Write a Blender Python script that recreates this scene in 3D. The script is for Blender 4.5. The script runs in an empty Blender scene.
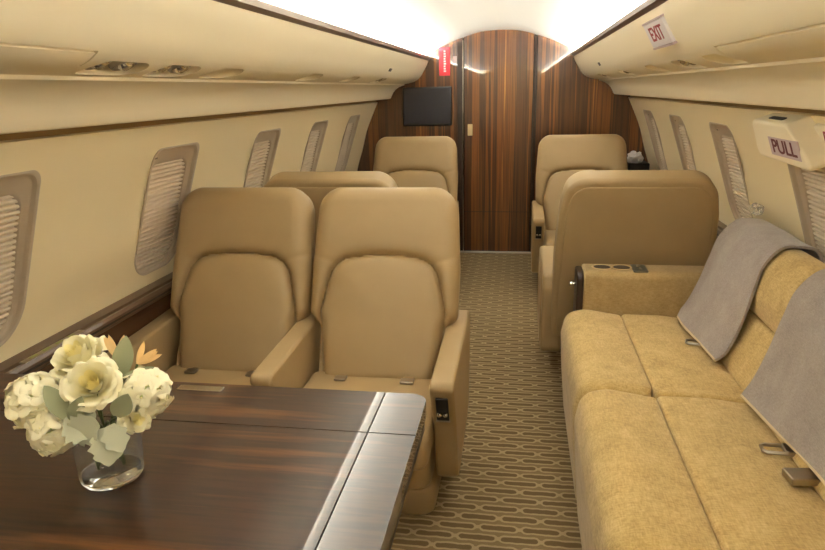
import bpy, bmesh, math, random
from mathutils import Vector, Matrix
random.seed(7)
C = bpy.context.scene.collection
R = math.radians
def lin(c):
    c /= 255.0
    return c/12.92 if c <= .04045 else ((c+.055)/1.055)**2.4
def rgb(r, g, b): return (lin(r), lin(g), lin(b), 1)

# ------------------------------------------------------------------ materials
def new_mat(name):
    m = bpy.data.materials.new(name); m.use_nodes = True
    nt = m.node_tree
    return m, nt, nt.nodes['Principled BSDF']
def simple(name, col, rough=.5, metal=0, coat=0, spec=.5, sheen=0):
    m, nt, p = new_mat(name)
    p.inputs['Base Color'].default_value = col
    p.inputs['Roughness'].default_value = rough
    p.inputs['Metallic'].default_value = metal
    p.inputs['Coat Weight'].default_value = coat
    p.inputs['Specular IOR Level'].default_value = spec
    p.inputs['Sheen Weight'].default_value = sheen
    return m
def N(nt, t, **kw):
    n = nt.nodes.new(t)
    for k, v in kw.items(): setattr(n, k, v)
    return n
def math_n(nt, op, a, b=None, c=None):
    n = nt.nodes.new('ShaderNodeMath'); n.operation = op
    for i, v in enumerate((a, b, c)):
        if v is None: continue
        if isinstance(v, (int, float)): n.inputs[i].default_value = v
        else: nt.links.new(v, n.inputs[i])
    return n.outputs[0]
def coords(nt, scale):
    tc = N(nt, 'ShaderNodeTexCoord'); mp = N(nt, 'ShaderNodeMapping')
    mp.inputs['Scale'].default_value = scale
    nt.links.new(tc.outputs['Object'], mp.inputs['Vector'])
    return mp.outputs['Vector']
def noise(nt, vec, scale=1, detail=4, rough=.5):
    n = N(nt, 'ShaderNodeTexNoise')
    n.inputs['Scale'].default_value = scale; n.inputs['Detail'].default_value = detail
    n.inputs['Roughness'].default_value = rough
    if vec is not None: nt.links.new(vec, n.inputs['Vector'])
    return n.outputs['Fac']
def ramp(nt, fac, stops):
    r = N(nt, 'ShaderNodeValToRGB'); e = r.color_ramp.elements
    e[0].position, e[0].color = stops[0]; e[1].position, e[1].color = stops[-1]
    for pos, col in stops[1:-1]:
        x = e.new(pos); x.color = col
    nt.links.new(fac, r.inputs['Fac'])
    return r.outputs['Color']
def bump(nt, p, h, strength=.2, dist=.002):
    b = N(nt, 'ShaderNodeBump'); b.inputs['Strength'].default_value = strength; b.inputs['Distance'].default_value = dist
    nt.links.new(h, b.inputs['Height']); nt.links.new(b.outputs['Normal'], p.inputs['Normal'])

def leather(name, c1, c2, rough=.45):
    m, nt, p = new_mat(name)
    f = noise(nt, coords(nt, (1, 1, 1)), 6, 5)
    nt.links.new(ramp(nt, f, [(.3, c1), (.7, c2)]), p.inputs['Base Color'])
    p.inputs['Roughness'].default_value = rough
    p.inputs['Specular IOR Level'].default_value = .35
    bump(nt, p, noise(nt, coords(nt, (1, 1, 1)), 420, 2), .10, .001)
    return m
def weave(name, c1, c2, c3, fine=260, sheen=.2):
    m, nt, p = new_mat(name)
    v = coords(nt, (1, 1, 1))
    big = noise(nt, v, 14, 8, .7)
    t1 = noise(nt, coords(nt, (fine*.25, fine, fine*.5)), 1, 2, .5); t2 = noise(nt, coords(nt, (fine, fine*.2, fine)), 1, 2, .5)
    thread = math_n(nt, 'MULTIPLY', math_n(nt, 'ADD', t1, t2), .5)
    mix = math_n(nt, 'ADD', math_n(nt, 'MULTIPLY', big, .40), math_n(nt, 'MULTIPLY', thread, .60))
    nt.links.new(ramp(nt, mix, [(.34, c1), (.5, c2), (.66, c3)]), p.inputs['Base Color'])
    p.inputs['Roughness'].default_value = .9
    p.inputs['Specular IOR Level'].default_value = .15
    p.inputs['Sheen Weight'].default_value = sheen
    bump(nt, p, thread, .3, .001)
    return m
def wood(name, scale, stops, rough=.07, big=(1, 1, 1), coat=1, ior=1.7):
    """straight grained zebra veneer under a glossy lacquer"""
    m, nt, p = new_mat(name)
    a = noise(nt, coords(nt, scale), 1, 5, .6)
    b = noise(nt, coords(nt, tuple(s*.23 for s in scale)), 1, 3, .5)
    c = noise(nt, coords(nt, big), 1, 2, .5)
    f = math_n(nt, 'ADD', math_n(nt, 'ADD', math_n(nt, 'MULTIPLY', a, .45), math_n(nt, 'MULTIPLY', b, .4)), math_n(nt, 'MULTIPLY', c, .15))
    nt.links.new(ramp(nt, f, stops), p.inputs['Base Color'])
    p.inputs['Roughness'].default_value = .35
    p.inputs['Coat Weight'].default_value = coat
    p.inputs['Coat Roughness'].default_value = rough; p.inputs['Coat IOR'].default_value = ior
    return m

M = {}
M['leather'] = leather('tan_leather', rgb(163, 139, 100), rgb(169, 145, 106))
M['leather_dark'] = leather('tan_leather_shell', rgb(162, 139, 101), rgb(168, 145, 107))
M['sofa'] = weave('sofa_weave', rgb(158, 133, 84), rgb(192, 165, 108), rgb(212, 187, 136))
M['sofa_arm'] = weave('sofa_arm_weave', rgb(146, 122, 80), rgb(166, 142, 98), rgb(182, 158, 114))
M['blanket'] = weave('grey_wool', rgb(132, 121, 115), rgb(152, 142, 136), rgb(172, 162, 155), 420, .4)
M['hem'] = simple('blanket_hem', rgb(205, 185, 150), .9)
M['cream'] = simple('cream_panel', rgb(241, 230, 202), .5, spec=.4)
M['wall'] = simple('cream_wall', rgb(237, 222, 184), .5, spec=.35)
M['white'] = simple('ceiling_white', rgb(232, 230, 224), .6)
M['bezel'] = simple('window_bezel', rgb(188, 172, 150), .45)
M['pleat'] = simple('pleated_fabric', rgb(222, 208, 188), .85)
M['bronze'] = simple('bronze_trim', rgb(120, 102, 88), .3, .5)
M['chrome'] = simple('chrome', rgb(220, 215, 205), .15, 1)
M['steel'] = simple('brushed_steel', rgb(170, 160, 145), .3, 1)
M['black'] = simple('black_plastic', rgb(22, 20, 20), .35)
M['darkbrown'] = simple('dark_brown', rgb(48, 32, 22), .4)
M['gap_shade'] = simple('gap_shade_tan', rgb(176, 150, 108), .8)  # shade of the valance gap put into the colour
M['screen'] = simple('screen_glass', rgb(52, 53, 62), .18, 0, .3)
M['tissue'] = simple('white_paper', rgb(225, 225, 225), .9)
M['petal'] = simple('cream_petal', rgb(246, 240, 206), .7, sheen=.2)
M['petal_y'] = simple('yellow_petal', rgb(248, 238, 176), .7, sheen=.2)
M['petal_g'] = simple('greenish_petal', rgb(214, 222, 150), .7)
M['petal_o'] = simple('orange_petal', rgb(242, 208, 150), .7)
M['sage'] = simple('sage_leaf', rgb(148, 152, 116), .75, sheen=.3)
M['sage_pale'] = simple('pale_sage_leaf', rgb(178, 180, 154), .75, sheen=.3)
M['stem'] = simple('green_stem', rgb(92, 104, 62), .6)
M['rail'] = simple('rail_brown', rgb(92, 70, 54), .3, 0, .6)
M['groove'] = simple('rail_groove', rgb(30, 22, 18), .5)
M['red_sign'] = simple('red_sign', rgb(220, 50, 66), .35)
M['sign_white'] = simple('sign_white', rgb(225, 222, 226), .4)
M['label_lilac'] = simple('label_lilac', rgb(196, 178, 182), .5)
M['red_ink'] = simple('red_ink', rgb(150, 44, 56), .6)
M['dark_ink'] = simple('dark_red_ink', rgb(104, 40, 48), .6)
M['placard'] = simple('placard_beige', rgb(214, 190, 142), .5)
M['greenled'] = simple('green_legend', rgb(150, 160, 90), .4)
M['button_grey'] = simple('button_panel_grey', rgb(110, 108, 92), .3, .4)
M['light_strip'] = simple('threshold_steel', rgb(190, 182, 172), .3, .8)

gm, nt, p = new_mat('clear_glass')
p.inputs['Base Color'].default_value = (1, 1, 1, 1); p.inputs['Roughness'].default_value = .02
p.inputs['Transmission Weight'].default_value = 1; p.inputs['IOR'].default_value = 1.38
M['glass'] = gm
gm, nt, p = new_mat('thin_clear_glass')
tr = N(nt, 'ShaderNodeBsdfTransparent'); tr.inputs[0].default_value = (.97, .98, .97, 1)
gl = N(nt, 'ShaderNodeBsdfGlossy'); gl.inputs['Roughness'].default_value = .03
lw = N(nt, 'ShaderNodeLayerWeight'); lw.inputs['Blend'].default_value = .5
edge_f = math_n(nt, 'ADD', math_n(nt, 'MULTIPLY', math_n(nt, 'POWER', lw.outputs['Facing'], 3.0), .65), .06)
mx = N(nt, 'ShaderNodeMixShader'); nt.links.new(edge_f, mx.inputs[0]); nt.links.new(tr.outputs[0], mx.inputs[1]); nt.links.new(gl.outputs[0], mx.inputs[2])
nt.links.new(mx.outputs[0], nt.nodes['Material Output'].inputs['Surface'])
M['thin_glass'] = gm
gm, nt, p = new_mat('clear_film')
p.inputs['Base Color'].default_value = (.98, .98, .98, 1); p.inputs['Roughness'].default_value = .08
p.inputs['Transmission Weight'].default_value = .85; p.inputs['IOR'].default_value = 1.25
M['film'] = gm

M['bulk_wood'] = wood('bulkhead_veneer', (36, 36, .4),
    [(.34, rgb(38, 20, 12)), (.43, rgb(92, 53, 23)), (.49, rgb(64, 36, 18)), (.54, rgb(134, 80, 32)), (.60, rgb(98, 55, 25)), (.68, rgb(204, 134, 58))], .03, (5, 5, .8))
M['table_wood'] = wood('table_veneer', (2.6, 40, 40),
    [(.36, rgb(24, 13, 7)), (.45, rgb(58, 34, 17)), (.51, rgb(40, 22, 12)), (.58, rgb(84, 51, 25)), (.68, rgb(116, 74, 36))], .015, (2.2, 6, 2), .5, 1.5)
M['table_edge'] = wood('table_edge_veneer', (2.6, 40, 40),
    [(.36, rgb(24, 13, 7)), (.45, rgb(58, 34, 17)), (.51, rgb(40, 22, 12)), (.58, rgb(84, 51, 25)), (.68, rgb(116, 74, 36))], .015, (2.2, 6, 2), 1, 1.75)
M['ledge_wood'] = wood('ledge_veneer', (24, 1.2, 30),
    [(.35, rgb(40, 22, 13)), (.5, rgb(78, 46, 27)), (.68, rgb(104, 66, 38))], .1)

# carpet: staggered woven links
m, nt, p = new_mat('link_carpet')
tc = N(nt, 'ShaderNodeTexCoord'); sep = N(nt, 'ShaderNodeSeparateXYZ'); nt.links.new(tc.outputs['Object'], sep.inputs[0])
X, Y = sep.outputs[0], sep.outputs[1]
PX, PY = .135, .052
wob = math_n(nt, 'MULTIPLY', math_n(nt, 'SUBTRACT', noise(nt, coords(nt, (1, 1, 1)), 30, 2), .5), .010)
yr = math_n(nt, 'DIVIDE', math_n(nt, 'ADD', Y, wob), PY)
row = math_n(nt, 'FLOOR', yr)
v = math_n(nt, 'MULTIPLY', math_n(nt, 'SUBTRACT', math_n(nt, 'SUBTRACT', yr, row), .5), PY)
off = math_n(nt, 'MULTIPLY', math_n(nt, 'FLOORED_MODULO', row, 2.0), .5)
xr = math_n(nt, 'ADD', math_n(nt, 'DIVIDE', math_n(nt, 'ADD', X, wob), PX), off)
u = math_n(nt, 'MULTIPLY', math_n(nt, 'SUBTRACT', math_n(nt, 'FRACT', xr), .5), PX)
au, av = math_n(nt, 'ABSOLUTE', u), math_n(nt, 'ABSOLUTE', v)
def pill(hx):       # distance to a lying bar of half length hx
    d = math_n(nt, 'MAXIMUM', math_n(nt, 'SUBTRACT', au, hx), 0.0)
    return math_n(nt, 'SQRT', math_n(nt, 'ADD', math_n(nt, 'MULTIPLY', d, d), math_n(nt, 'MULTIPLY', av, av)))
d = pill(.046)
core = math_n(nt, 'LESS_THAN', d, .0105)
ring = math_n(nt, 'LESS_THAN', math_n(nt, 'ABSOLUTE', math_n(nt, 'SUBTRACT', d, .0155)), .0042)
node = math_n(nt, 'MULTIPLY', math_n(nt, 'GREATER_THAN', au, .058), math_n(nt, 'LESS_THAN', av, .009))
pile = noise(nt, coords(nt, (1, 1, 1)), 240, 2)
fac = math_n(nt, 'ADD', math_n(nt, 'MULTIPLY', math_n(nt, 'MAXIMUM', ring, node), .55), math_n(nt, 'MULTIPLY', math_n(nt, 'SUBTRACT', 1.0, core), .28))
fac = math_n(nt, 'ADD', fac, math_n(nt, 'MULTIPLY', math_n(nt, 'SUBTRACT', pile, .5), .35))
nt.links.new(ramp(nt, fac, [(0, rgb(108, 90, 62)), (.3, rgb(130, 111, 80)), (.55, rgb(148, 129, 96)), (.9, rgb(166, 147, 113))]), p.inputs['Base Color'])
p.inputs['Roughness'].default_value = .95; p.inputs['Specular IOR Level'].default_value = .1
bump(nt, p, pile, .4, .003)
M['carpet'] = m

# ------------------------------------------------------------------ mesh helpers
class MB:
    def __init__(s): s.v = []; s.f = []
    def add(s, vs, fs):
        o = len(s.v); s.v += [Vector(x) for x in vs]; s.f += [tuple(i+o for i in f) for f in fs]
def ring_faces(a, b, n):
    return [(a+i, a+(i+1) % n, b+(i+1) % n, b+i) for i in range(n)]
def rpoly(pts, rad, seg=6):
    """polygon with filleted corners; rad is one radius or one per corner"""
    n = len(pts); out = []
    if isinstance(rad, (int, float)): rad = [rad]*n
    for i in range(n):
        p0, p1, p2 = Vector(pts[i-1]), Vector(pts[i]), Vector(pts[(i+1) % n])
        a, b = (p0-p1), (p2-p1); la, lb = a.length, b.length; a.normalize(); b.normalize()
        ang = math.acos(max(-1, min(1, a.dot(b)))); r = rad[i]
        if r <= 0 or ang > 3.1: out.append(p1); continue
        t = min(r/math.tan(ang/2), la*.49, lb*.49); r = t*math.tan(ang/2)
        c = p1+(a+b).normalized()*(r/math.sin(ang/2))
        s, e = p1+a*t-c, p1+b*t-c
        tot = s.angle_signed(e) if s.length > 0 else 0
        for k in range(seg+1):
            w = -tot*k/seg
            out.append(c+Vector((s.x*math.cos(w)-s.y*math.sin(w), s.x*math.sin(w)+s.y*math.cos(w))))
    return out
def inset(pts, d):
    n = len(pts); out = []
    ar = sum(pts[i].x*pts[(i+1) % n].y-pts[(i+1) % n].x*pts[i].y for i in range(n))
    sg = 1 if ar > 0 else -1
    for i in range(n):
        e1 = (pts[i]-pts[i-1]).normalized(); e2 = (pts[(i+1) % n]-pts[i]).normalized()
        n1, n2 = Vector((-e1.y, e1.x))*sg, Vector((-e2.y, e2.x))*sg
        m_ = n1+n2
        if m_.length < 1e-5: m_ = n1
        m_.normalize(); k = max(.5, m_.dot(n1))
        out.append(pts[i]+m_*(d/k))
    return out
def cushion(mb, outline, frame, thick, r=.01, bulge=0, bulge_back=0, seg=4, r_back=None):
    """padded panel: 2D outline, rounded over front and back, domed faces. frame = origin, a, b, normal"""
    o, ea, eb, en = [Vector(x) for x in frame]
    outline = [Vector(q) for q in outline]; n = len(outline)
    if r_back is None: r_back = r
    cen = sum(outline, Vector((0, 0)))/n
    rings = []
    inb, inf = inset(outline, r_back), inset(outline, r)
    for s in (.15, .4, .65, .85): rings.append(([cen+(q-cen)*s for q in inb], -bulge_back*(1-s*s)))
    for k in range(seg+1):
        w = k/seg*math.pi/2; rings.append((inset(outline, r_back*(1-math.sin(w))), r_back*(1-math.cos(w))))
    for k in range(seg, -1, -1):
        w = k/seg*math.pi/2; rings.append((inset(outline, r*(1-math.sin(w))), thick-r*(1-math.cos(w))))
    for s in (.93, .85, .65, .4, .15): rings.append(([cen+(q-cen)*s for q in inf], thick+bulge*(1-s*s)))
    vs = []; fs = []
    for pts, h in rings: vs += [o+ea*q.x+eb*q.y+en*h for q in pts]
    vs.append(o+ea*cen.x+eb*cen.y-en*bulge_back); vs.append(o+ea*cen.x+eb*cen.y+en*(thick+bulge))
    for k in range(len(rings)-1): fs += ring_faces(k*n, (k+1)*n, n)
    L = (len(rings)-1)*n
    fs += [((i+1) % n, i, len(vs)-2) for i in range(n)] + [(L+i, L+(i+1) % n, len(vs)-1) for i in range(n)]
    mb.add(vs, fs)
XZ = lambda y: ((0, y, 0), (1, 0, 0), (0, 0, 1), (0, 1, 0))         # outline in x,z extruded along +y
YZ = lambda x: ((x, 0, 0), (0, 1, 0), (0, 0, 1), (1, 0, 0))         # outline in y,z extruded along +x
XY = lambda z: ((0, 0, z), (1, 0, 0), (0, 1, 0), (0, 0, 1))
def rect(x0, x1, y0, y1): return [(x0, y0), (x1, y0), (x1, y1), (x0, y1)]
def rbox(mb, x0, x1, y0, y1, z0, z1, r=.004, rv=None, bulge=0):
    cushion(mb, rpoly(rect(x0, x1, y0, y1), rv if rv is not None else r, 4), XY(z0), z1-z0, r, bulge)
def extrude(mb, outline, frame, length, caps=True):
    o, ea, eb, en = [Vector(x) for x in frame]; n = len(outline)
    vs = [o+ea*q[0]+eb*q[1]+en*h for h in (0, length) for q in outline]
    fs = ring_faces(0, n, n)
    if caps: fs += [tuple(range(n-1, -1, -1)), tuple(range(n, 2*n))]
    mb.add(vs, fs)
def lathe(mb, prof, origin, axis=(0, 0, 1), n=24):
    ax = Vector(axis).normalized(); q = ax.to_track_quat('Z', 'Y'); o = Vector(origin)
    vs = [o+q @ Vector((r*math.cos(2*math.pi*i/n), r*math.sin(2*math.pi*i/n), h)) for r, h in prof for i in range(n)]
    fs = []
    for k in range(len(prof)-1): fs += ring_faces(k*n, (k+1)*n, n)
    fs += [tuple(range(n-1, -1, -1)), tuple(range((len(prof)-1)*n, len(prof)*n))]
    mb.add(vs, fs)
def tube(mb, pts, r, n=8, closed=False):
    pts = [Vector(q) for q in pts]; vs = []; fs = []; m_ = len(pts)
    for i, q in enumerate(pts):
        d_ = (pts[(i+1) % m_]-pts[i-1]) if closed else (pts[min(i+1, m_-1)]-pts[max(i-1, 0)])
        qu = d_.normalized().to_track_quat('Z', 'Y')
        rr = r[i] if isinstance(r, (list, tuple)) else r
        vs += [q+qu @ Vector((rr*math.cos(2*math.pi*k/n), rr*math.sin(2*math.pi*k/n), 0)) for k in range(n)]
    for i in range(m_-1): fs += ring_faces(i*n, (i+1)*n, n)
    if closed: fs += ring_faces((m_-1)*n, 0, n)
    else: fs += [tuple(range(n-1, -1, -1)), tuple(range((m_-1)*n, m_*n))]
    mb.add(vs, fs)
def make_mesh(name, mb, mat, inv=None, angle=38):
    me = bpy.data.meshes.new(name)
    vs = [inv @ x for x in mb.v] if inv else mb.v
    me.from_pydata([tuple(x) for x in vs], [], mb.f)
    bm = bmesh.new(); bm.from_mesh(me)
    bmesh.ops.remove_doubles(bm, verts=bm.verts, dist=1e-6)
    bmesh.ops.recalc_face_normals(bm, faces=bm.faces); bm.to_mesh(me); bm.free()
    for q in me.polygons: q.use_smooth = True
    me.set_sharp_from_angle(angle=R(angle))
    if mat: me.materials.append(mat)
    return me
def root_of(o):
    while o.parent: o = o.parent
    return o
def obj(name, mb, mat, parent=None, label=None, local=False, angle=38):
    inv = None
    if parent is not None and not local: inv = root_of(parent).matrix_basis.inverted()
    o = bpy.data.objects.new(name, make_mesh(name, mb, mat, inv, angle)); C.objects.link(o)
    if parent is not None: o.parent = parent
    if label: o['label'] = label
    return o
def tag(o, label, cat, group=None):
    o['label'] = label; o['category'] = cat
    if group: o['group'] = group
    return o
def thing(name, label, cat, loc=(0, 0, 0), rotz=0, group=None):
    o = bpy.data.objects.new(name, None); C.objects.link(o)
    o.matrix_basis = Matrix.Translation(loc) @ Matrix.Rotation(rotz, 4, 'Z')
    o.empty_display_size = .05
    return tag(o, label, cat, group)
def struct(name, mb, mat, parent=None, **k):
    o = obj(name, mb, mat, parent, **k)
    if parent is None: o['kind'] = 'structure'
    return o
def boolean(o, cutters):
    for cmb in cutters:
        c = bpy.data.objects.new('cutter', make_mesh('cutter', cmb, None)); C.objects.link(c)
        md = o.modifiers.new('b', 'BOOLEAN'); md.operation = 'DIFFERENCE'; md.solver = 'EXACT'; md.object = c
        bpy.context.view_layer.update()
        dg = bpy.context.evaluated_depsgraph_get()
        me = bpy.data.meshes.new_from_object(o.evaluated_get(dg))
        o.modifiers.clear(); old = o.data; o.data = me; bpy.data.meshes.remove(old)
        cm = c.data; bpy.data.objects.remove(c); bpy.data.meshes.remove(cm)
    for q in o.data.polygons: q.use_smooth = True
    o.data.set_sharp_from_angle(angle=R(30))
def text_mb(s, size, M4, depth=.0012, sx=1):
    cu = bpy.data.curves.new('txt', 'FONT'); cu.body = s; cu.size = size; cu.extrude = depth/2
    cu.align_x = 'CENTER'; cu.align_y = 'CENTER'; cu.offset = size*.015
    t = bpy.data.objects.new('txt', cu); C.objects.link(t); bpy.context.view_layer.update()
    me = bpy.data.meshes.new_from_object(t.evaluated_get(bpy.context.evaluated_depsgraph_get()))
    mb = MB(); mb.add([M4 @ Vector((x.co.x*sx, x.co.y, x.co.z)) for x in me.vertices], [tuple(q.vertices) for q in me.polygons])
    bpy.data.objects.remove(t); bpy.data.curves.remove(cu); bpy.data.meshes.remove(me)
    return mb
def frame4(o, ex, ey, ez):
    m_ = Matrix((Vector(ex).normalized(), Vector(ey).normalized(), Vector(ez).normalized())).transposed().to_4x4()
    m_.translation = Vector(o); return m_

# ------------------------------------------------------------------ cabin shell
Y0, Y1 = -1.9, 5.58
WP = [(1.008, 1.272), (1.055, 1.17), (1.11, 1.04), (1.155, .88), (1.203, .73), (1.220, .6), (1.215, .4), (1.16, .12), (1.13, 0)]
def catmull(P, k=5):
    out = []
    for i in range(len(P)-1):
        p0, p1, p2, p3 = [Vector(P[max(0, min(len(P)-1, j))]) for j in (i-1, i, i+1, i+2)]
        for s in range(k):
            t = s/k
            out.append(.5*((2*p1)+(p2-p0)*t+(2*p0-5*p1+4*p2-p3)*t*t+(3*p1-p0-3*p2+p3)*t**3))
    out.append(Vector(P[-1])); return out
WPs = catmull(WP)
def wall_u(z):
    for a, b in zip(WPs, WPs[1:]):
        if b.y <= z <= a.y: return a.x+(b.x-a.x)*(a.y-z)/max(1e-9, a.y-b.y)
    return WPs[0].x if z > WPs[0].y else WPs[-1].x
CP = [(0, 1.81), (.15, 1.80), (.30, 1.76), (.44, 1.708), (.56, 1.65), (.66, 1.595), (.76, 1.53), (.90, 1.42), (.985, 1.36), (1.07, 1.30), (1.09, 1.276)]
CPs = catmull(CP)

mb = MB(); rbox(mb, -1.16, 1.16, Y0, Y1+.06, -.06, 0, .001); struct('floor', mb, M['carpet'])
mb = MB()
half = [(q.x, q.y) for q in CPs]
inner = [(-x, z) for x, z in reversed(half)] + half[1:]
outer = [(x*1.05, z+.05) for x, z in inner]
extrude(mb, inner+outer[::-1], XZ(Y0), Y1-Y0+.06); struct('ceiling', mb, M['white'])

WIN_Y = [1.385-.89*2, 1.385-.89, 1.385, 2.275, 3.185, 4.065, 4.945]
WZ0, WZ1, WW = .725, 1.190, .165
def win_outline(ins=0):
    w = WW-ins
    return rpoly([(-w, WZ0+ins), (w, WZ0+ins), (w, WZ1-ins), (-w, WZ1-ins)], [max(.02, .10-ins), max(.02, .10-ins), max(.012, .045-ins*.2), max(.012, .045-ins*.2)], 8)
for side, nm in ((-1, 'left'), (1, 'right')):
    mb = MB()
    prof = [(side*1.035, 1.325), (side*1.035, 1.274), (side*1.013, 1.2755)]+[(side*q.x, q.y) for q in WPs]; prof2 = [(side*1.11, 1.325)]+[(side*(q.x+.085), q.y) for q in WPs]
    extrude(mb, prof+prof2[::-1], XZ(Y0), Y1-Y0+.06)
    w = struct('wall_'+nm, mb, M['wall'])
    mb = MB(); extrude(mb, [(side*x, z) for x, z in ((1.018, 1.2765), (1.034, 1.2750), (1.034, 1.304), (1.026, 1.302))], XZ(Y0+.01), Y1-Y0-.02); obj('gap_shade_strip', mb, M['gap_shade'], w)  # tan strip added in the wall gap to paint its shadow line
    cut = []
    for yc in WIN_Y:
        cm = MB(); extrude(cm, [(q.x+yc, q.y) for q in win_outline(.004)], YZ(side*1.1-.3), .6); cut.append(cm)
    boolean(w, cut)

wn = 0
for side in (-1, 1):
    for yc in WIN_Y:
        wn += 1
        e = bpy.data.objects.new('window_%d' % wn, None); C.objects.link(e)
        e.location = (side*1.2, yc, WZ0); e['kind'] = 'structure'; bpy.context.view_layer.update()
        P = lambda q, dep: Vector((side*(wall_u(q.y)+dep), yc+q.x, q.y))
        mb = MB(); rings = [(-.004, .004), (-.005, -.002), (0, -.004), (.005, -.001), (.006, .013), (.009, .016)]
        vs = []; fs = []; n = len(win_outline())
        for ins, dep in rings: vs += [P(q, dep) for q in win_outline(ins)]
        inn = rpoly([(-WW+.0165, WZ0+.016), (WW-.0165, WZ0+.016), (WW-.0165, WZ1-.050), (-WW+.0165, WZ1-.050)], [.086, .086, .06, .06], 8)
        vs += [P(q, .017) for q in inn]; vs += [P(q, .020) for q in inset(inn, .003)]; vs += [P(q, .046) for q in inset(inn, .003)]
        for k in range(len(rings)+2): fs += ring_faces(k*n, (k+1)*n, n)
        mb.add(vs, fs); obj('bezel', mb, M['bezel'], e)
        # pleated blind filling the opening
        mb = MB(); vs = []; fs = []
        z0, z1 = WZ0+.017, WZ1-.051; npl = 25; rr = .075
        for k in range(npl*5+1):
            z = z0+(z1-z0)*(k//5+(0, .22, .5, .78, .9)[k % 5])/npl
            dz = max(0, rr-min(z-z0, z1-z)); hw = WW-.0165-.001-(rr-math.sqrt(max(0, rr*rr-dz*dz)))
            dep = .026+[.008, -.002, -.004, -.002, .007][k % 5]
            for s in (-1, -.5, 0, .5, 1): vs.append(P(Vector((s*hw, z)), dep))
        for k in range(npl*5):
            for s in range(4): fs.append((k*5+s, k*5+s+1, k*5+s+6, k*5+s+5))
        mb.add(vs, fs); obj('pleated_shade', mb, M['pleat'], e, angle=20)
        mb = MB()
        tube(mb, [P(Vector((side*.118+s*.010, WZ1-.030)), .020) for s in (-1, 0, 1)], .005); obj('shade_latch', mb, M['rail'], e)

# bulkhead with its door
def shell_z(u):
    u = abs(u)
    for a, b in zip(CPs, CPs[1:]):
        if a.x <= u <= b.x: return a.y+(b.y-a.y)*(u-a.x)/(b.x-a.x)
    return 1.276
def panel_outline(x0, x1, zb=0):
    top = [(x0+(x1-x0)*k/24, shell_z(x0+(x1-x0)*k/24)) for k in range(25)]
    return [(x0, zb)] + top + [(x1, zb)]
bl = [( -q.x-.02, q.y) for q in WPs][::-1]
mb = MB()
lo = bl + [(-1.06+(1.06-.297)*k/24, shell_z(-1.06+(1.06-.297)*k/24)) for k in range(0, 25)] + [(-.297, 0)]
extrude(mb, lo, XZ(Y1), .05)
extrude(mb, [(-x, z) for x, z in lo][::-1], XZ(Y1), .05)
struct('wall_front', mb, M['bulk_wood'])
mb = MB(); extrude(mb, panel_outline(-.283, .266, .012), XZ(Y1+.006), .045); d1 = struct('door_1', mb, M['bulk_wood'])
mb = MB(); rbox(mb, -.283, .266, Y1+.0045, Y1+.007, .352, .356, .0004); obj('door_seam', mb, M['groove'], d1)
mb = MB(); rbox(mb, -.297, .297, Y1+.03, Y1+.05, 0, 1.79, .001); struct('trim_1', mb, M['black'])
mb = MB(); rbox(mb, -.298, -.291, Y1-.006, Y1+.02, 0, 1.74, .002); struct('trim_2', mb, M['steel'])
mb = MB(); rbox(mb, -.36, .36, Y1-.03, Y1-.001, 0, .012, .004); struct('trim_3', mb, M['light_strip'])
mb = MB(); rbox(mb, .272, .292, Y1-.004, Y1+.02, 0, 1.755, .002); struct('trim_4', mb, M['darkbrown'])
mb = MB(); rbox(mb, -.340, -.298, Y1-.003, Y1+.02, 0, 1.73, .001); struct('trim_5', mb, M['darkbrown'])
# aft wall behind the camera closes the cabin
mb = MB(); full = [(x, z) for x, z in inner]; low = [(q.x, q.y) for q in WPs[1:]]
extrude(mb, inner+low+[(-x, z) for x, z in low[::-1]], XZ(Y0-.04), .05); struct('wall_back', mb, M['wall'])

# ------------------------------------------------------------------ overhead bins
BP = [(.567, 1.615), (.585, 1.565), (.612, 1.516), (.640, 1.472), (.676, 1.440), (.72, 1.4245), (.776, 1.4145), (.778, 1.406), (.79, 1.403), (.825, 1.390), (.852, 1.372), (.870, 1.351), (.884, 1.326), (.892, 1.308), (.898, 1.301), (.910, 1.298)]
def bin_at(u):
    for a, b in zip(BP, BP[1:]):
        if a[0] <= u <= b[0]:
            t = (u-a[0])/(b[0]-a[0]); return a[1]+(b[1]-a[1])*t, Vector((b[1]-a[1], 0, -(b[0]-a[0]))).normalized()
    return 1.4, Vector((0, 0, -1))
PSU = {-1: [(1.41, 'v'), (1.67, 'v'), (1.965, 's'), (2.83, 's'), (3.52, 's'), (4.25, 'v')],
        1: [(1.97, 's'), (2.38, 'v'), (2.88, 's'), (3.68, 'v'), (4.65, 'v')]}
def sp(side, p): return Vector((side*p[0], p[1], p[2]))
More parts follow.
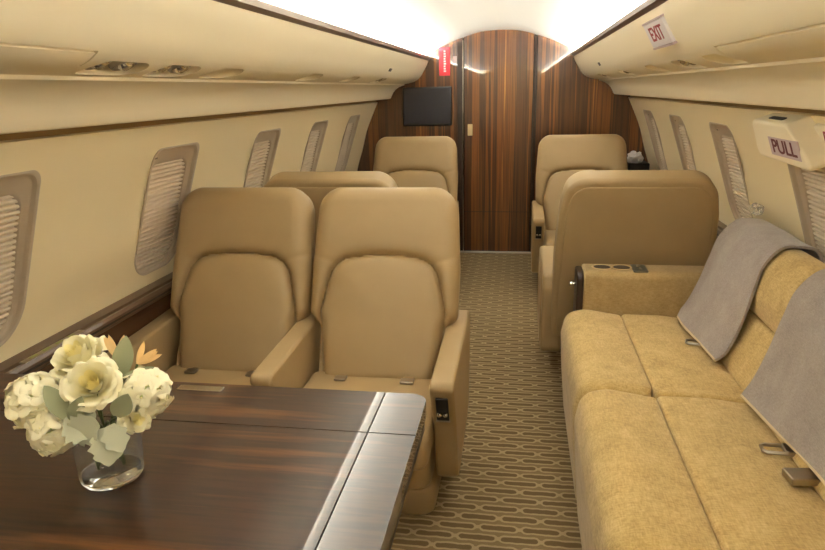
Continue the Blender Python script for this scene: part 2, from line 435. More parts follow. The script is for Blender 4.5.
for side, nm in ((-1, 'left'), (1, 'right')):
    t = thing('overhead_bin', 'long cream overhead bin and valance along the %s cabin wall' % nm, 'overhead bin', (side*.8, 2, 1.277))
    sm = catmull(BP[:7], 4)+[Vector(q) for q in BP[7:]]
    back = [(.945, 1.300), (.952, 1.315), (.88, 1.405), (.76, 1.515), (.66, 1.572), (.61, 1.596), (.575, 1.612)]
    mb = MB(); extrude(mb, [(side*q[0], q[1]) for q in sm]+[(side*x, z) for x, z in back], XZ(Y0), Y1-Y0-.001)
    body = obj('bin_body', mb, M['cream'], t)
    cuts = []
    for yc, kind in PSU[side]:
        z, nn = bin_at(.714); nn = Vector((side*nn.x, 0, nn.z)); cen = Vector((side*.714, yc, z)) + nn*.004
        al = Vector((0, 1, 0)); ac = al.cross(nn)
        cm = MB(); L = .105 if kind == 'v' else .10
        cushion(cm, rpoly(rect(-L, L, -.044, .044), .042, 6), (cen-nn*.042, al, ac, nn), .09, .004, 0, 0, 4, .030); cuts.append(cm)
    # grooves: lid seam above the service strip, crease above the valance
    for ya, yb in ((Y0+.1, 1.27), (2.78, 2.80)) if side < 0 else ((Y0+.1, 1.85),):
        if yb-ya < .1: continue
        z, nn = bin_at(.657); nn = Vector((side*nn.x, 0, nn.z)); ac = Vector((0, 1, 0)).cross(nn)
        cm = MB(); cushion(cm, rect(ya, yb, -.003, .003), ((side*.657, 0, z)-nn*.006 if False else Vector((side*.657, 0, z))-nn*.006, (0, 1, 0), ac, nn), .012, .0005); cuts.append(cm)
        cm = MB(); cushion(cm, rect(yb-.006, yb, -.05, 0) if side*ac.x < 0 else rect(yb-.006, yb, 0, .05), (Vector((side*.657, 0, z))-nn*.012, (0, 1, 0), ac, nn), .024, .0005); cuts.append(cm)
    boolean(body, cuts)
    mb = MB(); extrude(mb, [(side*x, z) for x, z in ((.560, 1.604), (.558, 1.622), (.566, 1.628), (.580, 1.618), (.577, 1.590))], XZ(Y0), Y1-Y0-.002)
    obj('edge_trim', mb, M['bronze'], t)
    for yc, kind in PSU[side]:
        z, nn = bin_at(.714); nn = Vector((side*nn.x, 0, nn.z)); base = Vector((side*.714, yc, z))-nn*.0385
        if kind == 's':
            mb = MB(); ac = Vector((0, 1, 0)).cross(nn)
            cushion(mb, rpoly(rect(-.07, .07, -.016, .016), .014, 5), (base, (0, 1, 0), ac, nn), .004, .001)
            obj('oxygen_mask_door', mb, M['cream'], t)
            continue
        for k, dy in enumerate((-.05, .05)):
            o_ = base+Vector((0, dy, 0))
            mb = MB(); lathe(mb, [(.034, 0), (.034, .022), (.030, .028), (.024, .026), (.022, .012)], o_, nn)
            v_ = obj('air_vent' if k == 0 else 'reading_light', mb, M['steel'], t)
            mb = MB(); lathe(mb, [(.021, .012), (.021, .026), (.016, .034), (.012, .036), (.010, .026), (.001, .025)], o_, (nn+Vector((0, .35, 0))).normalized())
            obj('eyeball', mb, M['chrome'], v_)
    z, nn = bin_at(.628); nn = Vector((side*nn.x, 0, nn.z)); ac = Vector((0, 1, 0)).cross(nn)
    mb = MB(); cushion(mb, rpoly(rect(-.035, .035, -.010, .010), .004, 3), (Vector((side*.628, 4.2, z))-nn*.002, (0, 1, 0), ac, nn), .006, .001)
    obj('latch', mb, M['darkbrown'], t)

# ------------------------------------------------------------------ signs
z, nn = bin_at(.607); nn = Vector((nn.x, 0, nn.z))
up = Vector((0, -1, 0)).cross(nn)*-1
up = nn.cross(Vector((0, -1, 0)))
so = Vector((.607, 2.31, 1.527))+nn*.003
t = thing('exit_sign', 'white exit sign with red letters on right overhead bin', 'sign', tuple(so))
mb = MB(); cushion(mb, rpoly(rect(-.15, .15, -.040, .040), .004, 3), (so-nn*.004, (0, -1, 0), up, nn), .012, .002); obj('sign_plate', mb, M['sign_white'], t)
mb = text_mb('EXIT', .066, frame4(so+nn*.0085, (0, -1, 0), up, nn), .001, 1.45); obj('lettering', mb, M['red_ink'], t)
mb = MB(); extrude(mb, rect(-.155, .155, .041, .047), (so-nn*.003, (0, -1, 0), up, nn), .012); extrude(mb, rect(-.155, .155, -.047, -.041), (so-nn*.003, (0, -1, 0), up, nn), .012)
obj('sign_rail', mb, M['label_lilac'], t)

t = thing('emergency_handle_cover', 'raised cream cover with a PULL label above the right exit window', 'cover', (1.0, 2.275, 1.14))
E_ = Vector((-.36, 0, 1)).normalized(); O_ = Vector((.997, 0, 1.130)); I_ = Vector((1, 0, .36)).normalized()     # leans with the wall
LF = (O_, (0, 1, 0), E_, I_)
def on_face(y, v_, out=0): return O_-I_*.012+Vector((0, y, 0))+E_*v_-I_*out
mb = MB(); cushion(mb, rpoly([(2.13, .128), (2.43, .128), (2.45, .0), (2.015, -.008), (2.035, .03)], [.012, .02, .03, .012, .05], 5), (O_+I_*.10, (0, 1, 0), E_, -I_), .112, .011, 0, 0, 5, .003)
obj('cover_body', mb, M['cream'], t)
mb = MB(); cushion(mb, rpoly(rect(2.43, 2.515, .015, .098), .015, 4), (O_+I_*.09, (0, 1, 0), E_, -I_), .07, .010, 0, 0, 4, .003); obj('side_tab', mb, M['cream'], t)
q_ = on_face(0, .1285)+I_*.032
mb = MB(); cushion(mb, rpoly(rect(2.215, 2.335, -.009, .009), .008, 4), (q_-E_*.002, (0, 1, 0), I_, E_), .004, .0005); obj('finger_slot', mb, M['groove'], t)
mb = MB(); cushion(mb, rect(2.065, 2.300, .020, .080), (O_-I_*.009, (0, 1, 0), E_, -I_), .0045, .0008); obj('label_plate', mb, M['label_lilac'], t)
mb = text_mb('PULL', .062, frame4(on_face(2.182, .050, .002), (0, -1, 0), E_, -I_), .001, 1.42); obj('lettering', mb, M['dark_ink'], t)
t = thing('exit_instruction_panel', 'flat cream panel with red lettering beside the PULL cover', 'sign', (1.02, 1.9, 1.15))
mb = MB(); cushion(mb, rpoly(rect(1.66, 2.10, -.02, .108), .012, 4), (O_+I_*.10, (0, 1, 0), E_, -I_), .050, .004); obj('panel', mb, M['cream'], t)
mb = text_mb('EXIT', .05, frame4(on_face(1.985, .070, -.0615), (0, -1, 0), E_, -I_), .001, 1.2); obj('lettering', mb, M['red_ink'], t)

t = thing('wall_monitor', 'dark flat screen on the wooden bulkhead above left seat', 'screen', (-.587, Y1, 1.08))
mb = MB(); cushion(mb, rpoly(rect(-.79, -.385, 1.078, 1.388), .008, 4), ((0, Y1, 0), (1, 0, 0), (0, 0, 1), (0, -1, 0)), .032, .006); obj('housing', mb, M['black'], t)
mb = MB(); cushion(mb, rect(-.782, -.393, 1.094, 1.381), ((0, Y1-.030, 0), (1, 0, 0), (0, 0, 1), (0, -1, 0)), .0035, .001); obj('display', mb, M['screen'], t)
t = thing('red_placard', 'red vertical sign with white marks high on left bulkhead panel', 'sign', (-.44, Y1, 1.47))
mb = MB(); cushion(mb, rpoly(rect(-.486, -.398, 1.472, 1.690), .004, 3), ((0, Y1, 0), (1, 0, 0), (0, 0, 1), (0, -1, 0)), .014, .002); obj('plate', mb, M['red_sign'], t)
mb = MB()
for k in range(9):
    z = 1.66-k*.019; cushion(mb, rect(-.449, -.434+(k*7 % 3)*.002, z-.007, z+.006), ((0, Y1-.0135, 0), (1, 0, 0), (0, 0, 1), (0, -1, 0)), .001, .0003)
obj('white_mark', mb, M['sign_white'], t)
mb = MB(); cushion(mb, rpoly(rect(-.374, -.342, 1.568, 1.622), .003, 3), ((0, Y1, 0), (1, 0, 0), (0, 0, 1), (0, -1, 0)), .006, .001)
tag(obj('wall_label', mb, M['label_lilac']), 'small pale label beside the red sign on bulkhead', 'label')
mb = MB(); cushion(mb, rpoly(rect(-.256, -.215, .992, 1.085), .004, 3), ((0, Y1+.006, 0), (1, 0, 0), (0, 0, 1), (0, -1, 0)), .006, .0015)
tag(obj('door_plate', mb, M['placard']), 'small beige plate on the left edge of wooden door', 'plate')

# ------------------------------------------------------------------ seats
def seat_belt(t, x, y, z, lx, wid=.045):
    mb = MB(); cushion(mb, rpoly(rect(x-wid/2, x+wid/2, y-.05, y+.03), .006, 3), XY(z), .004, .001)
    b = obj('seat_belt', mb, M['leather_dark'], t, local=True)
    mb = MB(); cushion(mb, rpoly(rect(x-wid/2-.006, x+wid/2+.006, y-.065, y-.03), .005, 3), XY(z+.002), .008, .003)
    obj('buckle', mb, M['steel'], b, local=True)
BACKS = {}
def seg_dist(q, a, b):
    ab = b-a; k = max(0, min(1, (q-a).dot(ab)/ab.length_squared)); return (q-a-ab*k).length
def back_meshes(s):
    """front of the backrest: rounded rim, padded head and wings, arched seam round a domed cushion"""
    if s in BACKS: return BACKS[s]
    out = rpoly([(-.229*s, -.02), (.229*s, -.02), (.230*s, .19), (.273*s, .24), (.275*s, .42), (.258*s, .718), (-.258*s, .718), (-.275*s, .42), (-.273*s, .24), (-.230*s, .19)], [.03, .03, .03, .03, .3, .095, .095, .3, .03, .03], 10)
    seam = rpoly([(-.19*s, -.06), (.19*s, -.06), (.222*s, .13), (.230*s, .25), (.190*s, .428), (-.190*s, .428), (-.230*s, .25), (-.222*s, .13)], [.03, .03, .1, .12, .075, .075, .12, .1], 10)
    dense = []
    for a_, b_ in zip(seam, seam[1:]+seam[:1]):
        k_ = max(1, int((b_-a_).length/.02)); dense += [a_+(b_-a_)*(i/k_) for i in range(k_)]
    seam = dense
    for q in seam:                                      # the arch crowns slightly
        if q.y > .34: q.y += .030*max(0, 1-(q.x/(.20*s))**2)
    T, r = .125, .048
    def hw(t_):
        xs = []
        for a_, b_ in zip(out, out[1:]+out[:1]):
            if (a_.y-t_)*(b_.y-t_) <= 0 and abs(a_.y-b_.y) > 1e-9: xs.append(abs(a_.x+(b_.x-a_.x)*(t_-a_.y)/(b_.y-a_.y)))
        return max(xs) if xs else .17*s
    def inside(q):
        c_ = False
        for a_, b_ in zip(seam, seam[1:]+seam[:1]):
            if (a_.y > q.y) != (b_.y > q.y) and q.x < a_.x+(b_.x-a_.x)*(q.y-a_.y)/(b_.y-a_.y): c_ = not c_
        return c_
    nx, ny = 84, 104; vs = []; ins = []
    for j in range(ny+1):
        k = j/ny; t_ = -.02+.738*(k-.028*math.sin(2*math.pi*k)*.6); h_ = hw(min(.7179, max(-.0199, t_)))
        for i in range(nx+1):
            a_ = 2*i/nx-1; a_ = a_+.12*math.sin(math.pi*a_)*.5; q = Vector((a_*h_, t_))
            e_ = min(seg_dist(q, x_, y_) for x_, y_ in zip(out, out[1:]+out[:1]))
            d_ = min(seg_dist(q, x_, y_) for x_, y_ in zip(seam, seam[1:]+seam[:1])); n_ = inside(q)
            ins.append(n_)
            h = T-(r-math.sqrt(max(0, r*r-max(0, r-e_)**2)))
            h -= .020*math.exp(-(d_/.0065)**2)+.008*math.exp(-(d_/.02)**2)
            dc = min(seg_dist(q, Vector((g*.185*s, .425)), Vector((g*.27*s, .455))) for g in (-1, 1))
            if not n_: h -= .0045*math.exp(-(dc/.010)**2)
            if n_: h += .020*(1-math.exp(-d_/.07))
            else: h += .010*(1-math.exp(-d_/.05))*min(1, e_/.06)
            vs.append(Vector((q.x, q.y, h)))
    fo, fi = [], []
    W_ = nx+1
    for j in range(ny):
        for i in range(nx):
            f_ = (j*W_+i, j*W_+i+1, (j+1)*W_+i+1, (j+1)*W_+i)
            (fi if sum(ins[x_] for x_ in f_) >= 2 else fo).append(f_)
    mo, mi = MB(), MB()
    for m_, ff in ((mo, fo), (mi, fi)):
        used = sorted({x_ for f_ in ff for x_ in f_}); ix = {x_: k for k, x_ in enumerate(used)}
        m_.add([vs[x_] for x_ in used], [tuple(ix[x_] for x_ in f_) for f_ in ff])
    cushion(mo, out, ((0, 0, 0), (1, 0, 0), (0, 1, 0), (0, 0, 1)), T-r+.001, .002, 0, .01, 4, .04)
    BACKS[s] = (mo, mi); return mo, mi
def make_chair(label, x, y, rz=0, arms=(1, 1), control=1, scale=1, a=23.5, wide=1, group='tan leather seats'):
    """faces local -y; arms = (local left, local right); control = which arm carries the panel"""
    t = thing('armchair', label, 'seat', (x, y, 0), rz, group); t.scale = (1, 1, 1)
    ca, sa = math.cos(R(a)), math.sin(R(a))
    o = Vector((0, .005, .375)); eb = Vector((0, sa, ca)); en = Vector((0, -ca, sa)); ex = Vector((1, 0, 0))
    s = scale
    ob, ib = back_meshes(s*wide)
    F = Matrix((ex, eb, en)).transposed().to_4x4(); F.translation = o-en*.115
    for nm_, src in (('backrest', ob), ('back_cushion', ib)):
        mb = MB(); mb.add([F @ q for q in src.v], src.f); obj(nm_, mb, M['leather'], t, local=True, angle=60)
    xl = -.252*s if arms[0] else -.25*s; xr = .231*s if arms[1] else .222*s
    mb = MB(); rbox(mb, xl, xr, -.40, .06, .27, .392, .03, .04, .012); obj('seat_cushion', mb, M['leather'], t, local=True)
    mb = MB(); rbox(mb, -.215*s, .215*s, -.235, .30, .10, .275, .02, .05); obj('seat_base', mb, M['leather_dark'], t, local=True)
    mb = MB(); rbox(mb, -.225*s, .225*s, -.225, .25, 0, .10, .012, .05); obj('pedestal', mb, M['leather_dark'], t, local=True)
    for k, sg in enumerate((-1, 1)):
        if not arms[k]: continue
        xi = sg*(.232 if sg > 0 else .255)*s; xo = sg*(.305 if sg > 0 else .328)*s; x0 = min(xi, xo)
        mb = MB()
        cushion(mb, rpoly([(-.350, .535), (.29, .558), (.32, .49), (.26, .17), (-.19, .12), (-.262, .36)], [.022, .02, .05, .06, .05, .2], 6), YZ(x0), .073*s, .012, .0, 0, 5)
        ar = obj('armrest', mb, M['leather'], t, local=True)
        if control == sg:
            p1 = Vector(((xi+xo)/2, -.331, .487)); p2 = Vector(((xi+xo)/2, -.296, .40))
            dn = (p2-p1).normalized(); up_ = -dn; nn_ = Vector((1, 0, 0)).cross(up_).normalized()
            mb = MB(); cushion(mb, rpoly(rect(-.019, .019, -.095, 0), .003, 3), (p1-nn_*.004, (1, 0, 0), up_, nn_), .007, .002)
            cp = obj('control_panel', mb, M['black'], ar, local=True)
            for q in (-.009, .009):
                mb = MB(); lathe(mb, [(.0075, 0), (.0075, .008), (.005, .011)], p1+nn_*.003+Vector((q, 0, 0))+dn*.062, nn_, 12); obj('knob', mb, M['chrome'], cp, local=True)
            mb = MB(); cushion(mb, rect(-.021, .021, -.100, -.094), (p1-nn_*.004, (1, 0, 0), up_, nn_), .009, .001); obj('bezel', mb, M['steel'], cp, local=True)
    seat_belt(t, -.12*s, .0, .400, 0, .03); seat_belt(t, .115*s, .0, .400, 0, .036)
    return t
make_chair('tan leather seat with both arms across the wood table, nearest the aisle', -.304, 2.10)
make_chair('tan leather seat across the wood table, beside the left window ledge', -.862, 2.10, arms=(1, 0), control=0)
make_chair('tan leather seat facing us at the bulkhead beneath the dark screen', -.592, 4.66, control=1, scale=1.04, a=21, wide=1.12)
make_chair('tan leather seat facing us at the bulkhead, right of the wooden door', .612, 4.66, control=-1, scale=1.04, a=21, wide=1.12)

def make_club(label, x, y, aisle):
    """seat turned away: local -y is the facing side, placed with rz = 180 degrees"""
    t = thing('armchair', label, 'seat', (x, y, 0), math.pi, 'tan leather seats')
    a = 14; ca, sa = math.cos(R(a)), math.sin(R(a))
    o = Vector((0, .10, .36)); eb = Vector((0, sa, ca)); en = Vector((0, -ca, sa)); ex = Vector((1, 0, 0))
    mb = MB(); L = .675
    cushion(mb, rpoly([(-.342, -.12), (.342, -.12), (.338, .30), (.326, .52), (.296, L+.008), (-.296, L+.008), (-.326, .52), (-.338, .30)], [.03, .03, .3, .3, .10, .10, .3, .3], 8), (o-en*.13, ex, eb, en), .15, .045, .012, 0, 6, .022)
    obj('backrest', mb, M['leather'], t, local=True)
    mb = MB()
    cushion(mb, rpoly([(-.316, -.09), (.316, -.09), (.311, .30), (.300, .52), (.272, L-.024), (-.272, L-.024), (-.300, .52), (-.311, .30)], [.03, .03, .3, .3, .09, .09, .3, .3], 8), (o-en*.122, ex, eb, -en), .0125, .006, .004, 0, 4)
    obj('back_panel', mb, M['leather_dark'], t, local=True)
    mb = MB()
    cushion(mb, rpoly([(-.22, .0), (.22, .0), (.26, .2), (.17, .43), (-.17, .43), (-.26, .2)], .07, 7), (o-en*.02, ex, eb, en), .06, .02, .01, 0, 5)
    obj('back_cushion', mb, M['leather'], t, local=True)
    mb = MB(); rbox(mb, -.26, .26, -.40, .10, .27, .40, .03, .04, .01); obj('seat_cushion', mb, M['leather'], t, local=True)
    mb = MB(); rbox(mb, -.22, .22, -.33, .20, .0, .275, .02, .05); obj('pedestal', mb, M['leather_dark'], t, local=True)
    for sg in (-1, 1):
        x0 = .285 if sg > 0 else -.385
        mb = MB()
        cushion(mb, rpoly([(-.42, .53), (.20, .53), (.225, .46), (.185, .12), (-.30, .12), (-.36, .34)], [.04, .03, .06, .06, .05, .2], 6), YZ(x0), .10, .018, 0, 0, 5)
        ar = obj('armrest', mb, M['leather'], t, local=True)
        mb = MB(); cushion(mb, rpoly([(-.33, .49), (.16, .49), (.14, .16), (-.27, .16)], .03, 4), YZ(.383) if sg > 0 else ((-.383, 0, 0), (0, 1, 0), (0, 0, 1), (-1, 0, 0)), .006, .003)
        obj('side_panel', mb, M['leather_dark'], ar, local=True)
    return t
make_club('wide tan leather seat turned away from us, just behind the sofa arm', .678, 3.22, 1)
make_club('wide tan leather seat turned away from us, behind the paired seats on the left', -.680, 3.22, -1)

# ------------------------------------------------------------------ sofa
t = thing('sofa', 'mustard woven fabric sofa along the right wall', 'sofa', (.75, 1.6, 0))
SY = [.41, 1.18, 1.95, 2.715]
for k in range(3):
    ya, yb = SY[k]+.002, SY[k+1]-.002
    mb = MB()
    cushion(mb, rpoly([(.603, .455), (.455, .478), (.380, .458), (.362, .375), (.370, .22), (.388, .02), (.60, .02)], [.012, .12, .06, .05, .1, .02, .01], 6), XZ(ya), yb-ya, .045, .002, .002, 6)
    obj('seat_bolster', mb, M['sofa'], t)
    mb = MB()
    cushion(mb, rpoly([(.606, .452), (.76, .452), (.93, .432), (.96, .25), (.606, .25)], [.018, .3, .02, .02, .01], 6), XZ(ya), yb-ya, .018, .004, .004, 5)
    obj('seat_cushion', mb, M['sofa'], t)
    mb = MB()
    cushion(mb, rpoly([(.872, .43), (.905, .52), (.955, .622), (1.09, .625), (1.14, .42)], [.02, .1, .022, .02, .02], 6), XZ(ya), yb-ya, .02, .004, .004, 5)
    obj('back_cushion', mb, M['sofa'], t)
    mb = MB()
    cushion(mb, rpoly([(.955, .622), (.945, .70), (.968, .79), (1.02, .852), (1.085, .850), (1.125, .76), (1.135, .622)], [.022, .08, .08, .05, .04, .08, .02], 6), XZ(ya), yb-ya, .028, .006, .006, 5)
    obj('head_roll', mb, M['sofa'], t)
mb = MB(); rbox(mb, .43, 1.12, .42, 2.70, .0, .24, .01); obj('plinth', mb, M['darkbrown'], t)
mb = MB()
cushion(mb, rpoly([(2.722, .10), (2.722, .625), (2.885, .625), (2.885, .10)], [.01, .035, .035, .01], 6), YZ(.452), .60, .012, 0, 0, 4)
arm = obj('end_arm', mb, M['sofa_arm'], t, 'paler brown woven end arm')
mb = MB()
cushion(mb, rpoly([(2.726, .10), (2.726, .618), (2.88, .618), (2.88, .10)], [.01, .04, .04, .01], 6), YZ(.426), .027, .008)
ep = obj('end_panel', mb, M['darkbrown'], arm)
mb = MB(); lathe(mb, [(.006, 0), (.006, .012), (.011, .016), (.011, .024), (.006, .027)], (.426, 2.80, .55), (-1, 0, 0), 14); obj('knob', mb, M['chrome'], ep)
for cx_ in (.532, .612):
    mb = MB(); lathe(mb, [(.040, 0), (.044, .003), (.040, .0045), (.036, .003), (.034, .001)], (cx_, 2.80, .6245), (0, 0, 1), 28)
    ch = obj('cup_holder', mb, M['placard'], arm)
    mb = MB(); lathe(mb, [(.034, 0), (.034, .0022), (.001, .0020)], (cx_, 2.80, .6245), (0, 0, 1), 28); obj('wood_insert', mb, M['table_wood'], ch)
mb = MB(); cushion(mb, rpoly(rect(.652, .712, 2.735, 2.85), .006, 3), XY(.622), .006, .002); sw = obj('switch_panel', mb, M['button_grey'], arm)
for k in range(2):
    mb = MB(); lathe(mb, [(.009, 0), (.009, .004), (.006, .006)], (.682, 2.77+k*.045, .6275), (0, 0, 1), 12); obj('button', mb, M['steel'], sw)
def buckle(x, y, z, rz, kind):
    Mx = Matrix.Translation((x, y, z)) @ Matrix.Rotation(rz, 4, 'Z')
    mb = MB(); m2 = MB()
    if kind == 'buckle':
        cushion(mb, rpoly(rect(-.038, .038, -.026, .026), .006, 3), XY(.004), .020, .004)
        cushion(m2, rpoly(rect(.03, .16, -.022, .022), .003, 3), XY(.003), .005, .001)
    else:
        tube(mb, [(.0, -.02, .010), (-.045, -.02, .008), (-.055, -.012, .008), (-.055, .012, .008), (-.045, .02, .008), (.0, .02, .010), (.01, 0, .012)], .005, 6, True)
        cushion(mb, rpoly(rect(-.005, .03, -.022, .022), .004, 3), XY(.004), .014, .003)
        cushion(m2, rpoly(rect(.02, .15, -.022, .022), .003, 3), XY(.003), .005, .001)
    for q in (mb, m2): q.v = [Mx @ x_ for x_ in q.v]
    s_ = obj('seat_belt', m2, M['sofa_arm'], t); obj('buckle' if kind == 'buckle' else 'belt_tongue', mb, M['steel'], s_)
buckle(.858, 1.505, .450, R(6), 'buckle'); buckle(.868, 1.64, .448, R(-6), 'tongue'); buckle(.850, 2.385, .448, R(-14), 'tongue')

# blankets draped over the sofa back
def blanket(label, ya, yb, skew, dx, seed):
    rnd = random.Random(seed)
    path = catmull([(1.150, .70), (1.143, .80), (1.118, .858), (1.07, .872), (1.005, .866), (.952, .803), (.926, .715), (.900, .615), (.868, .525), (.838+dx, .474)], 7)
    nu = len(path); nv = 36; th = .009
    f1, f2 = rnd.uniform(5, 8), rnd.uniform(10, 14)
    def P(i, j, off):
        q = path[i]; s = i/(nu-1); v_ = j/(nv-1)
        tq = (path[min(i+1, nu-1)]-path[max(i-1, 0)]).normalized(); n_ = Vector((-tq.y, tq.x))*-1
        n_ = Vector((tq.y, -tq.x))*-1
        wv = (.004*math.sin(v_*f1+s*3)+.003*math.sin(v_*f2-s*4))*min(1, s*1.5)
        q2 = q+n_*(off+wv+.006)
        y_ = ya+(yb-ya)*v_+skew*max(0, s-.5)*2*(v_-.5)+.006*math.sin(s*9+seed)
        hang = max(0, s-.93)/.07*(.018*math.sin(v_*7+seed)-.03*(v_-.5))
        up_ = 0 if seed == 3 else .03*(1-v_)*max(0, s-.6)/.4
        return Vector((q2.x-hang*.5+max(0, s-.45)/.55*(-.038*v_ if seed == 3 else .045*(1-v_)), y_, q2.y+hang*.3+up_))
    mb = MB(); vs = []; fs = []
    for off in (th, 0):
        for i in range(nu):
            for j in range(nv): vs.append(P(i, j, off))
    K = nu*nv
    for i in range(nu-1):
        for j in range(nv-1):
            a_ = i*nv+j; fs += [(a_, a_+1, a_+nv+1, a_+nv), (K+a_, K+a_+nv, K+a_+nv+1, K+a_+1)]
    for i in range(nu-1):
        for j in (0, nv-1): a_ = i*nv+j; fs.append((a_, a_+nv, K+a_+nv, K+a_))
    for j in range(nv-1):
        for i in (0, nu-1): a_ = i*nv+j; fs.append((a_, a_+1, K+a_+1, K+a_))
    mb.add(vs, fs)
    b = thing('blanket', label, 'blanket', (.9, (ya+yb)/2, .46), 0, 'grey throws on the sofa')
    ob = obj('cloth', mb, M['blanket'], b, angle=60)
    mb = MB(); tube(mb, [P(nu-1, j, .004) for j in range(nv)], .0055, 6); obj('hem', mb, M['hem'], b)
    return P
blanket('grey wool blanket folded over the far end of the sofa back', 2.20, 2.665, .02, 0, 3)
blanket('grey wool blanket over the sofa back at right edge, above the belt buckles', 1.29, 1.93, .02, .0, 8)

mb = MB(); bm = bmesh.new(); bmesh.ops.create_icosphere(bm, subdivisions=3, radius=1)
rn = random.Random(5)
for v_ in bm.verts:
    v_.co *= 1+rn.uniform(-.18, .18)
mb.add([(1.065+v_.co.x*.022, 2.64+v_.co.y*.04, .905+v_.co.z*.022) for v_ in bm.verts], [tuple(v_.index for v_ in f_.verts) for f_ in bm.faces]); bm.free()
tag(obj('plastic_wrapper', mb, M['film'], angle=10), 'crumpled clear plastic wrapper on top of the far grey blanket', 'wrapper')

# ------------------------------------------------------------------ side ledges
def ledge(side, ya, yb, label, ctrl):
    t = thing('side_ledge', label, 'ledge', (side*1.19, (ya+yb)/2, 0))
    S = lambda pts: [(side*x, z) for x, z in pts]
    mb = MB(); extrude(mb, S([(1.195, .06), (1.206, .06), (1.214, .63), (1.197, .63)]), XZ(ya), yb-ya); obj('wood_panel', mb, M['ledge_wood'], t)
    mb = MB(); extrude(mb, S([(1.160, .625), (1.152, .632), (1.152, .655), (1.160, .664), (1.170, .664), (1.172, .658), (1.180, .658), (1.182, .668), (1.212, .676), (1.215, .625)]), XZ(ya), yb-ya); obj('rail', mb, M['rail'], t)
    mb = MB(); extrude(mb, S([(1.1515, .640), (1.1505, .642), (1.1505, .645), (1.1515, .647)]), XZ(ya), yb-ya); obj('rail_groove', mb, M['groove'], t)
    if ctrl:
        mb = MB(); cushion(mb, rect(1.50, 1.76, -1.181, -1.160), ((0, 0, .6635), (0, 1, 0), (1, 0, 0), (0, 0, 1)), .003, .001)
        c_ = obj('control_strip', mb, M['steel'], t)
        for k in range(4):
            mb = MB(); cushion(mb, rect(1.53+k*.055, 1.56+k*.055, -1.176, -1.166), ((0, 0, .6662), (0, 1, 0), (1, 0, 0), (0, 0, 1)), .001, .0003); obj('button', mb, M['greenled'], c_)
ledge(-1, Y0+.02, Y1-.02, 'dark wood ledge with bronze rail under the left windows', True)
ledge(1, 2.95, Y1-.02, 'dark wood ledge under the right windows behind the turned seat', False)

t = thing('tissue_box', 'dark tissue box with white tissue on right ledge by bulkhead', 'tissue box', (1.05, 5.2, .66))
mb = MB(); rbox(mb, .975, 1.125, 5.13, 5.33, .664, .805, .006); obj('box', mb, M['black'], t)
mb = MB(); bm = bmesh.new(); bmesh.ops.create_icosphere(bm, subdivisions=3, radius=1); rn = random.Random(2)
for v_ in bm.verts: v_.co *= 1+rn.uniform(-.22, .2)
mb.add([(1.025+v_.co.x*.055, 5.2+v_.co.y*.06, .838+v_.co.z*.05) for v_ in bm.verts], [tuple(v_.index for v_ in f_.verts) for f_ in bm.faces]); bm.free()
obj('tissue', mb, M['tissue'], t, angle=15)

# ------------------------------------------------------------------ table
TZ = .71
t = thing('conference_table', 'glossy dark zebra wood table in the left foreground', 'table', (-.6, .85, 0))
def slab(x0, x1, y0, y1, r, mat, nm, lab=None):
    mb = MB(); cushion(mb, rpoly(rect(x0, x1, y0, y1), r, 6), XY(TZ-.040), .040, .0007, 0, 0, 2); return obj(nm, mb, mat, t, lab, angle=8)
slab(-1.146, -.1120, .36, 1.157, 0, M['table_wood'], 'tabletop')
slab(-1.146, -.1120, 1.1595, 1.342, 0, M['table_wood'], 'folding_leaf')
slab(-.1100, -.014, .36, 1.157, [.0, .04, 0, 0], M['table_edge'], 'edge_leaf')
slab(-.1100, -.014, 1.1595, 1.342, [0, 0, .035, 0], M['table_edge'], 'edge_leaf')
mb = MB(); cushion(mb, rpoly(rect(-1.14, -.018, .364, 1.338), .03, 5), XY(TZ-.075), .036, .004); obj('apron', mb, M['darkbrown'], t)
mb = MB(); rbox(mb, -1.13, -.60, .55, 1.10, .0, TZ-.074, .01); obj('pedestal', mb, M['ledge_wood'], t)
mb = MB(); cushion(mb, rpoly(rect(-.60, -.49, 1.300, 1.325), .004, 3), XY(TZ-.001), .003, .001); obj('leaf_latch', mb, M['chrome'], t)

